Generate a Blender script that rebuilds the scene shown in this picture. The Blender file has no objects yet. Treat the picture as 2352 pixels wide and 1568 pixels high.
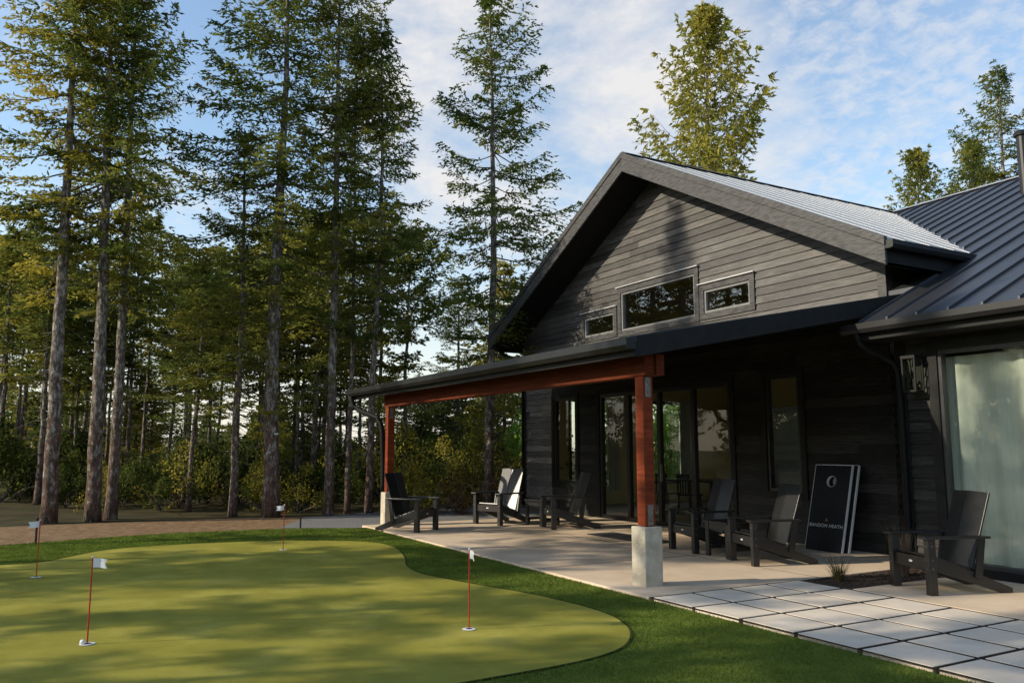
import bpy, math, random
import numpy as np
from mathutils import Vector, Matrix
random.seed(7)
PI=math.pi
SC=bpy.context.scene; COL=SC.collection
# ------------------------------------------------------------------ camera frame
CA,SA=math.cos(math.radians(29.4)),math.sin(math.radians(29.4))
FX=(-CA,SA); RX=(SA,CA); PIT=math.atan(243/1860); CP,SP=math.cos(PIT),math.sin(PIT)
CH=1.6
def ray(px,py):
    dx=px-1176; dy=784-py
    f=1860*CP-dy*SP; v=1860*SP+dy*CP
    return (FX[0]*f+RX[0]*dx, FX[1]*f+RX[1]*dx, v, f)
def G(px,py,z=0.0):
    r=ray(px,py); t=(z-CH)/r[2]
    return (r[0]*t,r[1]*t)
def pos_at(px,D):
    lat=(px-1176)/1876*D
    return (FX[0]*D+RX[0]*lat, FX[1]*D+RX[1]*lat)
def top_z(py,D):
    r=ray(1176,py); return CH+r[2]/r[3]*D
# ------------------------------------------------------------------ materials
def newmat(name):
    m=bpy.data.materials.new(name); m.use_nodes=True
    nt=m.node_tree; nt.nodes.clear()
    out=nt.nodes.new('ShaderNodeOutputMaterial')
    return m,nt,out
def N(nt,t,**k):
    n=nt.nodes.new(t)
    for a,b in k.items():
        if a.startswith('_'): setattr(n,a[1:],b)
        else: n.inputs[a.replace('__',' ')].default_value=b
    return n
def coords(nt,scale=(1,1,1)):
    tc=nt.nodes.new('ShaderNodeTexCoord'); mp=nt.nodes.new('ShaderNodeMapping')
    mp.inputs['Scale'].default_value=scale
    nt.links.new(tc.outputs['Object'],mp.inputs['Vector']); return mp.outputs['Vector'],tc
def ramp(nt,stops):
    r=nt.nodes.new('ShaderNodeValToRGB'); e=r.color_ramp.elements
    while len(e)<len(stops): e.new(.5)
    for i,(p,c) in enumerate(stops):
        e[i].position=p; e[i].color=(c[0],c[1],c[2],1) if hasattr(c,'__len__') else (c,c,c,1)
    return r
def M(name,c1,c2=None,scale=3,rough=.7,metal=0,bump=0,bscale=40,stretch=(1,1,1),c3=None,detail=8,spec=.5,coat=0):
    m,nt,out=newmat(name)
    b=N(nt,'ShaderNodeBsdfPrincipled',Roughness=rough,Metallic=metal)
    b.inputs['Specular IOR Level'].default_value=spec
    nt.links.new(b.outputs[0],out.inputs[0])
    v,tc=coords(nt,stretch)
    if c2 is None: c2=tuple(x*.8 for x in c1)
    n=N(nt,'ShaderNodeTexNoise',Scale=scale,Detail=detail,Roughness=.6); nt.links.new(v,n.inputs['Vector'])
    st=[(.35,c1),(.65,c2)] if c3 is None else [(.3,c1),(.52,c3),(.7,c2)]
    r=ramp(nt,st); nt.links.new(n.outputs['Fac'],r.inputs[0]); nt.links.new(r.outputs[0],b.inputs['Base Color'])
    if bump:
        n2=N(nt,'ShaderNodeTexNoise',Scale=bscale,Detail=4); nt.links.new(v,n2.inputs['Vector'])
        bp=N(nt,'ShaderNodeBump',Strength=bump,Distance=.01); nt.links.new(n2.outputs['Fac'],bp.inputs['Height'])
        nt.links.new(bp.outputs[0],b.inputs['Normal'])
    return m
def foliage(name,dark,mid,light,tr=.3,scale=1.1):
    m,nt,out=newmat(name)
    v,tc=coords(nt)
    n=N(nt,'ShaderNodeTexNoise',Scale=scale,Detail=5,Roughness=.65); nt.links.new(v,n.inputs['Vector'])
    oi=nt.nodes.new('ShaderNodeObjectInfo')
    ad=N(nt,'ShaderNodeMath',_operation='MULTIPLY_ADD'); ad.inputs[1].default_value=.22; ad.inputs[2].default_value=-.11
    nt.links.new(oi.outputs['Random'],ad.inputs[0])
    a2=N(nt,'ShaderNodeMath',_operation='ADD'); nt.links.new(ad.outputs[0],a2.inputs[0]); nt.links.new(n.outputs['Fac'],a2.inputs[1])
    r=ramp(nt,[(.33,dark),(.5,mid),(.68,light)]); nt.links.new(a2.outputs[0],r.inputs[0])
    d=nt.nodes.new('ShaderNodeBsdfDiffuse'); t=nt.nodes.new('ShaderNodeBsdfTranslucent')
    nt.links.new(r.outputs[0],d.inputs[0])
    nt.links.new(r.outputs[0],t.inputs[0])
    mx=N(nt,'ShaderNodeMixShader',Fac=tr); nt.links.new(d.outputs[0],mx.inputs[1]); nt.links.new(t.outputs[0],mx.inputs[2])
    nt.links.new(mx.outputs[0],out.inputs[0]); return m
EXP=.15
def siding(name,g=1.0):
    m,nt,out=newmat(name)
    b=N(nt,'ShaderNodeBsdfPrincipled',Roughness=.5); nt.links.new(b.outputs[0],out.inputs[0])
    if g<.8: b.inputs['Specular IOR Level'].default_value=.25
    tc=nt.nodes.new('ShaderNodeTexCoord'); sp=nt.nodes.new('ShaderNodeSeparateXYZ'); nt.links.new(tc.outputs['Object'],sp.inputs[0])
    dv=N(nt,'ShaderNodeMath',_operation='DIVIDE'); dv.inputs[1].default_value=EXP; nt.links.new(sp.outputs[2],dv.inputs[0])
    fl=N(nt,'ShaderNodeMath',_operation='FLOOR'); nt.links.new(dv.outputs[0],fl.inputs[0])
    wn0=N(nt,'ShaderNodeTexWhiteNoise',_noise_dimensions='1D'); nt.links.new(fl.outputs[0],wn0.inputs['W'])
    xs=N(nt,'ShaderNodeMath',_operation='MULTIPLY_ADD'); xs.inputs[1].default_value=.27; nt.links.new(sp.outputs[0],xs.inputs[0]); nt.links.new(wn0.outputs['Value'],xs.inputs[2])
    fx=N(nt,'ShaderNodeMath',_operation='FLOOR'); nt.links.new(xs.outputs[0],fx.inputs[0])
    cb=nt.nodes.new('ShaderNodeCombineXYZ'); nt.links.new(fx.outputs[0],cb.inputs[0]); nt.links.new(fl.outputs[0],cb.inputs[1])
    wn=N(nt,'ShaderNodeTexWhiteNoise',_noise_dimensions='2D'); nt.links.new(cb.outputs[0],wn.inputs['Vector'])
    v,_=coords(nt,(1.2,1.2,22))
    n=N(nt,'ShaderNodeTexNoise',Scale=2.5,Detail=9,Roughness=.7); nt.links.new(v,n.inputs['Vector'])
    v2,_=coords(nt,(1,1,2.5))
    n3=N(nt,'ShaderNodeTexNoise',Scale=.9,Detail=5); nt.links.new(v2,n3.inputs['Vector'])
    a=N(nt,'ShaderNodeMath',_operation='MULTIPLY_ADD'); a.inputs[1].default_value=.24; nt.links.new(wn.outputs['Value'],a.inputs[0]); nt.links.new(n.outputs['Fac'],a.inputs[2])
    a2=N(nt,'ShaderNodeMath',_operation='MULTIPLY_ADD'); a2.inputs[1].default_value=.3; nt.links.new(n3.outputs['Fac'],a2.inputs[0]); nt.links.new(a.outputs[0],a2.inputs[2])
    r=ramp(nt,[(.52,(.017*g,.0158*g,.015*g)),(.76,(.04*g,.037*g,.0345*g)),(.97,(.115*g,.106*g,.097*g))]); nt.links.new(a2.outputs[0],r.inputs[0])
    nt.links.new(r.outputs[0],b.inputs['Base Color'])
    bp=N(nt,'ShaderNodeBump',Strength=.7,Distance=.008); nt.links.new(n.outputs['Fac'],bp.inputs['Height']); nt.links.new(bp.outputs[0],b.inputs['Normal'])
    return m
def glassmat(name,tint=(.75,.8,.78),base=.07):
    m,nt,out=newmat(name)
    lw=N(nt,'ShaderNodeLayerWeight',Blend=.5)
    p=N(nt,'ShaderNodeMath',_operation='POWER'); p.inputs[1].default_value=4; nt.links.new(lw.outputs['Facing'],p.inputs[0])
    a=N(nt,'ShaderNodeMath',_operation='MULTIPLY_ADD'); a.inputs[1].default_value=.8; a.inputs[2].default_value=base; nt.links.new(p.outputs[0],a.inputs[0])
    t=nt.nodes.new('ShaderNodeBsdfTransparent'); t.inputs[0].default_value=(*tint,1)
    g=N(nt,'ShaderNodeBsdfGlossy',Roughness=.01); g.inputs[0].default_value=(.95,.95,.95,1)
    mx=nt.nodes.new('ShaderNodeMixShader'); nt.links.new(a.outputs[0],mx.inputs[0]); nt.links.new(t.outputs[0],mx.inputs[1]); nt.links.new(g.outputs[0],mx.inputs[2])
    nt.links.new(mx.outputs[0],out.inputs[0]); return m
def barkmat(name,lo,hi,pale):
    m,nt,out=newmat(name)
    b=N(nt,'ShaderNodeBsdfPrincipled',Roughness=.9); nt.links.new(b.outputs[0],out.inputs[0])
    b.inputs['Specular IOR Level'].default_value=.15
    v,tc=coords(nt,(7,7,2.4)); n=N(nt,'ShaderNodeTexNoise',Scale=2.4,Detail=9,Roughness=.75); nt.links.new(v,n.inputs['Vector'])
    v2,_=coords(nt,(5,5,3)); n2=N(nt,'ShaderNodeTexNoise',Scale=1.6,Detail=7,Roughness=.75); nt.links.new(v2,n2.inputs['Vector'])
    r=ramp(nt,[(.38,tuple(x*.3 for x in lo)),(.6,lo)]); nt.links.new(n.outputs['Fac'],r.inputs[0])
    r2=ramp(nt,[(.38,tuple(x*.4 for x in hi)),(.5,hi),(.6,pale)]); nt.links.new(n.outputs['Fac'],r2.inputs[0])
    sp=nt.nodes.new('ShaderNodeSeparateXYZ'); nt.links.new(tc.outputs['Object'],sp.inputs[0])
    mr=N(nt,'ShaderNodeMapRange'); mr.inputs[1].default_value=0; mr.inputs[2].default_value=4; mr.inputs[3].default_value=-.1; mr.inputs[4].default_value=.08
    nt.links.new(sp.outputs[2],mr.inputs[0])
    ad=N(nt,'ShaderNodeMath',_operation='ADD'); nt.links.new(mr.outputs[0],ad.inputs[0]); nt.links.new(n2.outputs['Fac'],ad.inputs[1])
    r3=ramp(nt,[(.43,0),(.53,1)]); nt.links.new(ad.outputs[0],r3.inputs[0])
    mx=N(nt,'ShaderNodeMix',_data_type='RGBA'); nt.links.new(r3.outputs[0],mx.inputs[0]); nt.links.new(r.outputs[0],mx.inputs[6]); nt.links.new(r2.outputs[0],mx.inputs[7])
    nt.links.new(mx.outputs[2],b.inputs['Base Color'])
    bp=N(nt,'ShaderNodeBump',Strength=1,Distance=.04); nt.links.new(n.outputs['Fac'],bp.inputs['Height']); nt.links.new(bp.outputs[0],b.inputs['Normal'])
    return m
MT=dict(
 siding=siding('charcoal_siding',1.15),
 sidingpale=siding('sunlit_siding',2.3),  # same siding lightened; sunlight on the left strip is put into the colour
 sidingdark=siding('shaded_siding',.4),  # same siding darkened; shade under the eaves is painted into the colour
 trim=M('charcoal_trim',(.022,.021,.021),(.085,.082,.08),6,.5,0,.4,30,(1,1,6),spec=.4),
 darktrim=M('black_trim',(.009,.009,.009),(.016,.016,.015),5,.5,spec=.2),
 soffit=M('dark_soffit',(.01,.009,.008),(.018,.016,.015),5,.8,0,.3,20,(1,8,1),spec=.2),
 gutter=M('black_gutter',(.012,.012,.013),(.017,.017,.018),3,.4,.1,spec=.4),
 downpipe=M('black_downpipe',(.008,.008,.008),(.012,.012,.012),3,.65,0,spec=.15),
 cap=M('pale_drip_cap',(.6,.6,.6),(.7,.7,.7),3,.35,.4),
 roof=M('sunlit_seam_metal',(.42,.42,.41),(.47,.47,.46),1.2,.5,.4),  # lit copy of the roof metal, sun glare painted in as a lighter base
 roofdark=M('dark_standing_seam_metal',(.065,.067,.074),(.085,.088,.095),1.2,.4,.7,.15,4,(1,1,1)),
 cedar=M('stained_fir',(.125,.024,.01),(.26,.055,.02),3,.65,0,.35,18,(1,1,8),c3=(.185,.036,.013),spec=.12),
 beam=M('stained_beam',(.075,.017,.007),(.155,.036,.015),3,.7,0,.35,18,(1,6,14),c3=(.11,.025,.01),spec=.08),
 steel=M('galvanised_bracket',(.15,.14,.12),(.25,.24,.21),12,.5,.5),
 frame=M('black_window_frame',(.011,.011,.012),(.016,.016,.016),4,.35),
 greyframe=M('grey_window_frame',(.17,.17,.165),(.22,.22,.21),4,.4),
 doorframe=M('dark_grey_door_frame',(.035,.036,.036),(.045,.046,.046),4,.4),
 glass=glassmat('window_glass',(.9,.94,.87),.05),
 glassup=glassmat('clerestory_glass',(.6,.58,.52),.2),
 cream=M('cream_plaster',(.6,.5,.28),(.66,.55,.32),2,.9),
 oak=M('interior_floor',(.2,.14,.09),(.28,.2,.13),3,.6,stretch=(1,6,1)),
 curtain=M('pale_curtain',(.47,.49,.45),(.52,.54,.5),4,.9,stretch=(8,8,1),spec=.1),
 concrete=M('patio_concrete',(.55,.42,.29),(.72,.57,.42),1.1,.85,0,.25,60,c3=(.64,.5,.36),spec=.1),
 plinth=M('cast_concrete',(.4,.35,.27),(.6,.54,.43),5,.85,0,.5,45,spec=.15),
 paver=M('concrete_paver',(.62,.53,.42),(.74,.64,.52),3,.95,0,.25,90,spec=.03,c3=(.68,.58,.465)),
 sawcut=M('saw_cut_joint',(.12,.09,.07),(.16,.12,.09),9,.9),
 joint=M('paver_joint_grit',(.015,.012,.009),(.05,.038,.028),40,.95,0,.5,60,spec=.05),
 black=M('black_poly_lumber',(.011,.0105,.0105),(.018,.017,.0165),8,.36,0,.12,60,(1,1,1),spec=.7),
 white=M('white_paint',(.72,.72,.72),(.78,.78,.78),8,.5),
 plate=M('grey_plate',(.4,.4,.4),(.45,.45,.45),8,.5),
 boardblack=M('black_board_face',(.009,.01,.013),(.013,.014,.017),3,.5,spec=.2),
 print=M('pale_print',(.62,.62,.62),(.68,.68,.68),3,.6),
 emblem=M('rust_emblem',(.4,.16,.09),(.45,.2,.12),3,.6),
 red=M('red_fibreglass',(.4,.025,.015),(.5,.035,.02),8,.4),
 flag=M('white_flag_cloth',(.78,.78,.8),(.82,.82,.84),12,.8),
 hole=M('dark_hole',(.01,.01,.01),(.012,.012,.012),3,.9),
 mulch=M('bark_mulch',(.03,.018,.012),(.09,.055,.035),28,.95,0,1,60,c3=(.055,.035,.022)),
 gravel=M('grey_gravel',(.1,.1,.1),(.3,.29,.28),45,.9,0,1,70,c3=(.18,.175,.17)),
 dirt=M('needle_strewn_dirt',(.15,.085,.045),(.33,.22,.125),7,.95,0,.8,30,c3=(.22,.14,.075),spec=.1),
 forestfloor=M('forest_floor',(.035,.026,.014),(.09,.062,.03),1.2,.95,0,.8,20,c3=(.055,.048,.02),spec=.1),
 green=M('putting_turf',(.23,.21,.036),(.4,.35,.075),1.3,.95,0,.8,170,c3=(.31,.28,.05),spec=.05),
 turf=M('long_turf',(.095,.13,.022),(.16,.2,.04),60,.95,0,1,160,c3=(.125,.165,.03),spec=.05),
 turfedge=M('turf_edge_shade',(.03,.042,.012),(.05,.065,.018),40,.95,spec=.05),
 blade=foliage('turf_blade',(.105,.145,.024),(.155,.205,.036),(.22,.27,.05),.35,3),
 mat=M('door_mat',(.018,.018,.02),(.04,.04,.042),40,.95,0,.5,90),
 bark=barkmat('conifer_bark',(.19,.12,.088),(.17,.14,.115),(.48,.44,.39)),
 bark2=barkmat('dark_conifer_bark',(.11,.08,.062),(.15,.125,.105),(.4,.37,.33)),
 twig=M('dead_twig',(.06,.05,.038),(.16,.135,.11),5,.9),
 paletwig=M('bleached_twig',(.2,.17,.13),(.36,.32,.26),5,.9),
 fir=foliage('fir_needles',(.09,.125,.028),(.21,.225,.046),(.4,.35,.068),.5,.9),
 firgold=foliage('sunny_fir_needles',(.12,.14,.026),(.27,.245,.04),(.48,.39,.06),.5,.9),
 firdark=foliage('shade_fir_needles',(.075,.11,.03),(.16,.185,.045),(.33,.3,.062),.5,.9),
 firmid=foliage('wood_fir_needles',(.085,.115,.03),(.21,.22,.05),(.42,.36,.072),.5),
 shrubg=foliage('green_shrub',(.022,.036,.011),(.065,.085,.022),(.17,.18,.042),.35,3),
 shruby=foliage('yellow_shrub',(.1,.11,.02),(.25,.22,.035),(.42,.34,.07),.4,3),
 shrubr=foliage('rusty_shrub',(.1,.045,.028),(.2,.085,.05),(.16,.14,.04),.35,3),
 shrubl=foliage('lit_green_shrub',(.12,.2,.035),(.3,.45,.08),(.45,.58,.14),.5,3),
 tuft=foliage('tuft_blades',(.05,.05,.022),(.1,.08,.035),(.17,.09,.05),.25,6),
 dry=foliage('dry_stems',(.12,.08,.055),(.2,.14,.1),(.26,.19,.14),.2,5),
)
# ------------------------------------------------------------------ mesh helpers
ORG={}
class MB:
    def __init__(s): s.v=[]; s.f=[]
    def add(s,vs,fs):
        o=len(s.v); s.v+= [tuple(p) for p in vs]; s.f+=[tuple(i+o for i in f) for f in fs]; return s
    def box(s,x0,x1,y0,y1,z0,z1,m=None):
        vs=[(x0,y0,z0),(x1,y0,z0),(x1,y1,z0),(x0,y1,z0),(x0,y0,z1),(x1,y0,z1),(x1,y1,z1),(x0,y1,z1)]
        if m is not None: vs=[m@Vector(p) for p in vs]
        return s.add(vs,[(0,3,2,1),(4,5,6,7),(0,1,5,4),(1,2,6,5),(2,3,7,6),(3,0,4,7)])
    def prism(s,pts,vec):
        n=len(pts); v=Vector(vec); a=[Vector(p) for p in pts]; b=[p+v for p in a]
        fs=[tuple(range(n)),tuple(range(2*n-1,n-1,-1))]+[(i,n+i,n+(i+1)%n,(i+1)%n) for i in range(n)]
        return s.add(a+b,fs)
    def quad(s,*p): return s.add(p,[tuple(range(len(p)))])
    def tube(s,pts,rad,n=8,cap=True):
        pts=[Vector(p) for p in pts]; rs=rad if hasattr(rad,'__len__') else [rad]*len(pts)
        vs=[]
        for i,p in enumerate(pts):
            t=(pts[min(i+1,len(pts)-1)]-pts[max(i-1,0)]).normalized()
            a=Vector((1,0,0)) if abs(t.x)<.8 else Vector((0,1,0))
            u=t.cross(a).normalized(); w=t.cross(u)
            for k in range(n):
                q=2*PI*k/n; vs.append(p+(u*math.cos(q)+w*math.sin(q))*rs[i])
        fs=[]
        for i in range(len(pts)-1):
            for k in range(n):
                fs.append((i*n+k,i*n+(k+1)%n,(i+1)*n+(k+1)%n,(i+1)*n+k))
        if cap: fs+= [tuple(range(n))[::-1],tuple(range((len(pts)-1)*n,len(pts)*n))]
        return s.add(vs,fs)
    def build(s,name,mat,parent=None,smooth=False,bevel=0,kind=None):
        me=bpy.data.meshes.new(name)
        o=(0,0,0)
        if parent is not None: o=ORG.get(parent.name,(0,0,0))
        me.from_pydata([(a-o[0],b-o[1],c-o[2]) for a,b,c in s.v],[],s.f); me.validate()
        import bmesh
        bm=bmesh.new(); bm.from_mesh(me); bmesh.ops.recalc_face_normals(bm,faces=bm.faces); bm.to_mesh(me); bm.free()
        me.materials.append(mat)
        if smooth:
            for p in me.polygons: p.use_smooth=True
        ob=bpy.data.objects.new(name,me); COL.objects.link(ob)
        if parent is not None:
            ob.parent=parent; ORG[ob.name]=o
        if bevel:
            b=ob.modifiers.new('bevel','BEVEL'); b.width=bevel; b.segments=2; b.limit_method='ANGLE'
        if kind: ob['kind']=kind
        return ob
def tag(o,label,cat,group=None,kind=None):
    o['label']=label; o['category']=cat
    if group: o['group']=group
    if kind: o['kind']=kind
    return o
def empty(name,loc,rz=0,local=True,rx=0):
    o=bpy.data.objects.new(name,None); COL.objects.link(o); o.location=loc; o.rotation_euler=(rx,0,rz)
    o.empty_display_size=.2
    ORG[o.name]=(0,0,0) if local else tuple(loc)
    return o
def copy_tree(o,parent=None):
    c=o.copy(); COL.objects.link(c)
    if parent is not None: c.parent=parent
    for ch in list(o.children): copy_tree(ch,c)
    return c
def polysheet(name,pts,z,mat,thick=0):
    mb=MB()
    if thick: mb.prism([(x,y,z-thick) for x,y in pts],(0,0,thick))
    else: mb.quad(*[(x,y,z) for x,y in pts])
    o=mb.build(name,mat,kind='structure'); return o
def catmull(pts,n=8):
    out=[]; L=len(pts)
    for i in range(L):
        p0,p1,p2,p3=[pts[(i+k-1)%L] for k in range(4)]
        for j in range(n):
            t=j/n
            out.append(tuple(.5*((2*p1[k])+(-p0[k]+p2[k])*t+(2*p0[k]-5*p1[k]+4*p2[k]-p3[k])*t*t+(-p0[k]+3*p1[k]-3*p2[k]+p3[k])*t**3) for k in range(2)))
    return out
# ------------------------------------------------------------------ ground
MB().quad((-300,-300,-.06),(300,-300,-.06),(300,300,-.06),(-300,300,-.06)).build('ground',MT['forestfloor'],kind='structure')
PE=5.72
turf_far=[G(850,1209),G(720,1209),G(600,1212),G(400,1220),G(200,1233),G(0,1248),G(-300,1275)]
treeline=[G(-300,1215),G(0,1204),G(200,1196),G(500,1186),G(700,1180),G(860,1173)]
polysheet('dirt_strip',[(-16.5,PE+.2)]+turf_far+[G(-700,1300)]+[G(-700,1225)]+treeline+[G(1000,1166),(-19,12)],-.052,MT['dirt'])
polysheet('gravel_path',[G(640,1207),(-16.3,PE+.0),(-16.3,11.6),(-19.2,11.6),(-19.2,30),(-24,30),G(1110,1160),G(1000,1164),G(870,1171),G(700,1183)],-.046,MT['gravel'])
turf=turf_far+[(-26,-9),(7,-9),(7,PE)]+[(-16.3,PE)]
polysheet('turf',turf,-.03,MT['turf'])
gp=[(-600,1400),(-300,1315),(-100,1298),(0,1293),(90,1287),(160,1274),(250,1258),(400,1247),(560,1240),(700,1237),(840,1240),(905,1252),(930,1275),(935,1294),(965,1311),(1040,1327),(1120,1341),(1230,1360),(1330,1383),(1400,1405),(1440,1430),(1450,1452),(1435,1476),(1390,1496),(1300,1518),(1150,1545),(1000,1570),(800,1600),(300,1700),(-600,1700)]
green=catmull([G(*p) for p in gp],6)
polysheet('putting_green',green,-.022,MT['green'])
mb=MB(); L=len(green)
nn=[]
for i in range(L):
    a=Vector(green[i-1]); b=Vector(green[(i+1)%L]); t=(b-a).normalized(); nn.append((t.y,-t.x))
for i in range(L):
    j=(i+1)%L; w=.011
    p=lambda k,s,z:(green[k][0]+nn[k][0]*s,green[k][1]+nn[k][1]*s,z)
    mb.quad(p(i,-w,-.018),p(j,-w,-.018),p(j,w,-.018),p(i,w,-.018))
mb.build('turf_rim_shade',MT['turfedge'],kind='structure')  # dark strip painting the shade at the step from fringe to green
def inside(P,poly):
    x,y=P[:,0],P[:,1]; c=np.zeros(len(P),bool); n=len(poly); j=n-1
    for i in range(n):
        xi,yi=poly[i]; xj,yj=poly[j]
        if yi!=yj:
            c^=((yi>y)!=(yj>y))&(x<(xj-xi)*(y-yi)/(yj-yi)+xi)
        j=i
    return c
def mesh_np(name,V,k,mat):
    n=len(V)//k; me=bpy.data.meshes.new(name)
    me.vertices.add(len(V)); me.vertices.foreach_set('co',V.astype(np.float32).ravel())
    me.loops.add(n*k); me.loops.foreach_set('vertex_index',np.arange(n*k,dtype=np.int32))
    me.polygons.add(n); me.polygons.foreach_set('loop_start',np.arange(0,n*k,k,dtype=np.int32)); me.polygons.foreach_set('loop_total',np.full(n,k,dtype=np.int32))
    me.update(calc_edges=True); me.materials.append(mat); return me
rng=np.random.default_rng(3)
P=np.stack([rng.uniform(-24,1,800000),rng.uniform(-3,PE,800000)],1)
d=P[:,0]*FX[0]+P[:,1]*FX[1]; l=P[:,0]*RX[0]+P[:,1]*RX[1]
ok=(d>4.5)&(np.abs(l)<d*.68)&(rng.random(len(P))<np.clip(9/np.maximum(d,1),0,1)); P=P[ok]
P=P[inside(P,turf)&~inside(P,green)]
n=len(P); a=rng.uniform(0,2*PI,n); h=rng.uniform(.012,.026,n); w=.004*np.clip((np.hypot(P[:,0],P[:,1]))/8,1,3)
base=np.c_[P,np.full(n,-.031)]; s=np.c_[np.cos(a),np.sin(a),0*a]*w[:,None]
tip=base+np.c_[rng.normal(0,.009,n),rng.normal(0,.009,n),h]
V=np.stack([base-s,base+s,tip],1).reshape(-1,3)
o=bpy.data.objects.new('turf_grass',mesh_np('turf_grass',V,3,MT['blade'])); COL.objects.link(o)
tag(o,'longer dark green turf fringe around the putting green','grass',kind='stuff')
mb=MB().box(-16.5,-7.15,PE,11.1,-.12,0); patio=mb.build('patio',MT['concrete'],kind='structure',bevel=.01)
mb=MB()
for x in (-14.2,-11.85,-9.5): mb.box(x-.006,x+.006,PE+.01,11.08,-.01,.0035)
mb.box(-16.49,-7.16,8.4,8.412,-.01,.003)
jt=mb.build('patio_joints',MT['sawcut'],kind='structure')
polysheet('paver_bed',[(-7.149,PE+.004),(7,PE+.004),(7,8.06),(-7.149,8.06)],-.005,MT['joint'])
mb=MB()
for i in range(18):
    for j in range(4):
        x=-7.13+.65*i; y=PE+.03+.572*j; jx=random.uniform(-.003,.003)
        mb.box(x+.024+jx,x+.624+jx,y+.012,y+.532,-.06,random.uniform(-.001,.003))
mb.build('paver_walk',MT['paver'],kind='structure',bevel=.004)
polysheet('planting_bed',[(-7.149,8.07),(-6.4,8.07),(-6.4,10.2),(-7.149,10.2)],-.008,MT['mulch'])
MB().box(-6.4,7,8.07,10.2,-.12,.0).build('side_patio',MT['concrete'],kind='structure',bevel=.01)
mb=MB()
for i in range(420):
    x=random.uniform(-7.1,-6.45); y=random.uniform(8.1,10.1); m=Matrix.Translation((x,y,-.002))@Matrix.Rotation(random.uniform(0,6.3),4,'Z')@Matrix.Rotation(random.uniform(-.5,.5),4,'X')
    mb.box(-.02,.02,-.008,.008,-.004,.006,m)
tag(mb.build('mulch_chips',MT['mulch']),'dark bark chips over the small planting bed','mulch',kind='stuff')
# ------------------------------------------------------------------ house
HO=(-13.4,11.1,0)
house=empty('house',HO,local=False)
tag(house,'black timber clad house with big gable and covered porch','house')
CX=-13.4; XL,XR=-19.0,-7.9; YW=11.1; YF=10.28; RZ=7.85; EZ=4.6; HW=6.13; SL=(RZ-EZ)/HW; TH=.42
def lap(mb,u0,u1,z0,z1,mapf,openings=(),ex=EXP,lip=.022,uf=None):
    z=z0
    rows=[]
    while z<z1-1e-4:
        b=min(z+ex,z1); cuts=sorted({z,b,*[c for o in openings for c in (o[2],o[3]) if z<c<b]})
        for a,c in zip(cuts[:-1],cuts[1:]): rows.append((z,z+ex,a,c))
        z=b
    for (ra,rb,a,c) in rows:
        l0,r0=(uf(a) if uf else (u0,u1)); l1,r1=(uf(c) if uf else (u0,u1))
        if r0-l0<.02: continue
        iv=[]; cur=l0
        for o in sorted(openings):
            if o[2]<=a+1e-5 and o[3]>=c-1e-5:
                iv.append((cur,o[0])); cur=o[1]
        iv.append((cur,r0))
        da=lip*(rb-a)/ex+.002; dc=lip*(rb-c)/ex+.002
        for k,(p,q) in enumerate(iv):
            pt=l1 if k==0 else p; qt=r1 if k==len(iv)-1 else q
            mb.quad(mapf(p,da,a),mapf(q,da,a),mapf(qt,dc,c),mapf(pt,dc,c))
            if abs(a-ra)<1e-5: mb.quad(mapf(p,0,a),mapf(q,0,a),mapf(q,da,a),mapf(p,da,a))
front=lambda u,d,z:(u,YW-d,z)
def gl(z):
    zt=RZ-TH; hw=min((zt-z)/SL,99); return (max(XL,CX-hw),min(XR,CX+hw))
OP=[(-17.47,-16.49,.75,2.82),(-15.5,-11.3,.02,2.82),(-10.42,-9.66,.84,2.86)]
UP=[(-16.06,-14.88,4.22,4.68),(-14.6,-12.16,4.2,5.08),(-11.9,-10.68,4.22,4.68)]
SW=[(12.5,14.1,.6,2.9),(15.2,16.8,.6,2.9)]
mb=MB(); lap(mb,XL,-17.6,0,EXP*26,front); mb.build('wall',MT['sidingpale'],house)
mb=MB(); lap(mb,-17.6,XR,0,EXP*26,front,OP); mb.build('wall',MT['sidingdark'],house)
mb=MB(); lap(mb,XL,XR,EXP*26,RZ-TH-.01,front,UP,uf=gl)
mb.build('wall',MT['siding'],house)
mb=MB(); lap(mb,YW,27,0,4.3,lambda u,d,z:(XL-d,u,z),SW); mb.build('wall',MT['siding'],house)
mb=MB(); lap(mb,YW,12.9,0,4.4,lambda u,d,z:(XR+d,u,z)); mb.build('wall',MT['siding'],house)
YG=10.2; WX=-7.14
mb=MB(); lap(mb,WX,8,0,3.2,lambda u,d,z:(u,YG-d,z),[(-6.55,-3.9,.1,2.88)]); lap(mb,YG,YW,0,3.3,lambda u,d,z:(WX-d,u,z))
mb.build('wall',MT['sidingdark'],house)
mb=MB()
def innerwall_x(x,y0,y1,z0,z1,ops):
    cur=y0
    for (a,b,c,dz) in ops:
        mb.quad((x,cur,z0),(x,a,z0),(x,a,z1),(x,cur,z1)); mb.quad((x,a,z0),(x,b,z0),(x,b,c),(x,a,c)); mb.quad((x,a,dz),(x,b,dz),(x,b,z1),(x,a,z1)); cur=b
    mb.quad((x,cur,z0),(x,y1,z0),(x,y1,z1),(x,cur,z1))
innerwall_x(XL+.12,YW+.1,19,0,4.3,SW)
innerwall_x(XR-.12,YW+.1,19,0,4.4,[])
for a,b in ((XL,-17.6),(-15.6,-14.2),(-11.6,XR)):
    za=lambda x: 7.4-abs(x-CX)*.52
    mb.quad((a,19,0),(b,19,0),(b,19,za(b)),(a,19,za(a)))
for a,b in ((-17.6,-15.6),(-14.2,-11.6)):
    mb.quad((a,19,2.8),(b,19,2.8),(b,19,7.4-abs(b-CX)*.52),(a,19,7.4-abs(a-CX)*.52)); mb.quad((a,19,0),(b,19,0),(b,19,.5),(a,19,.5))
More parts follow.
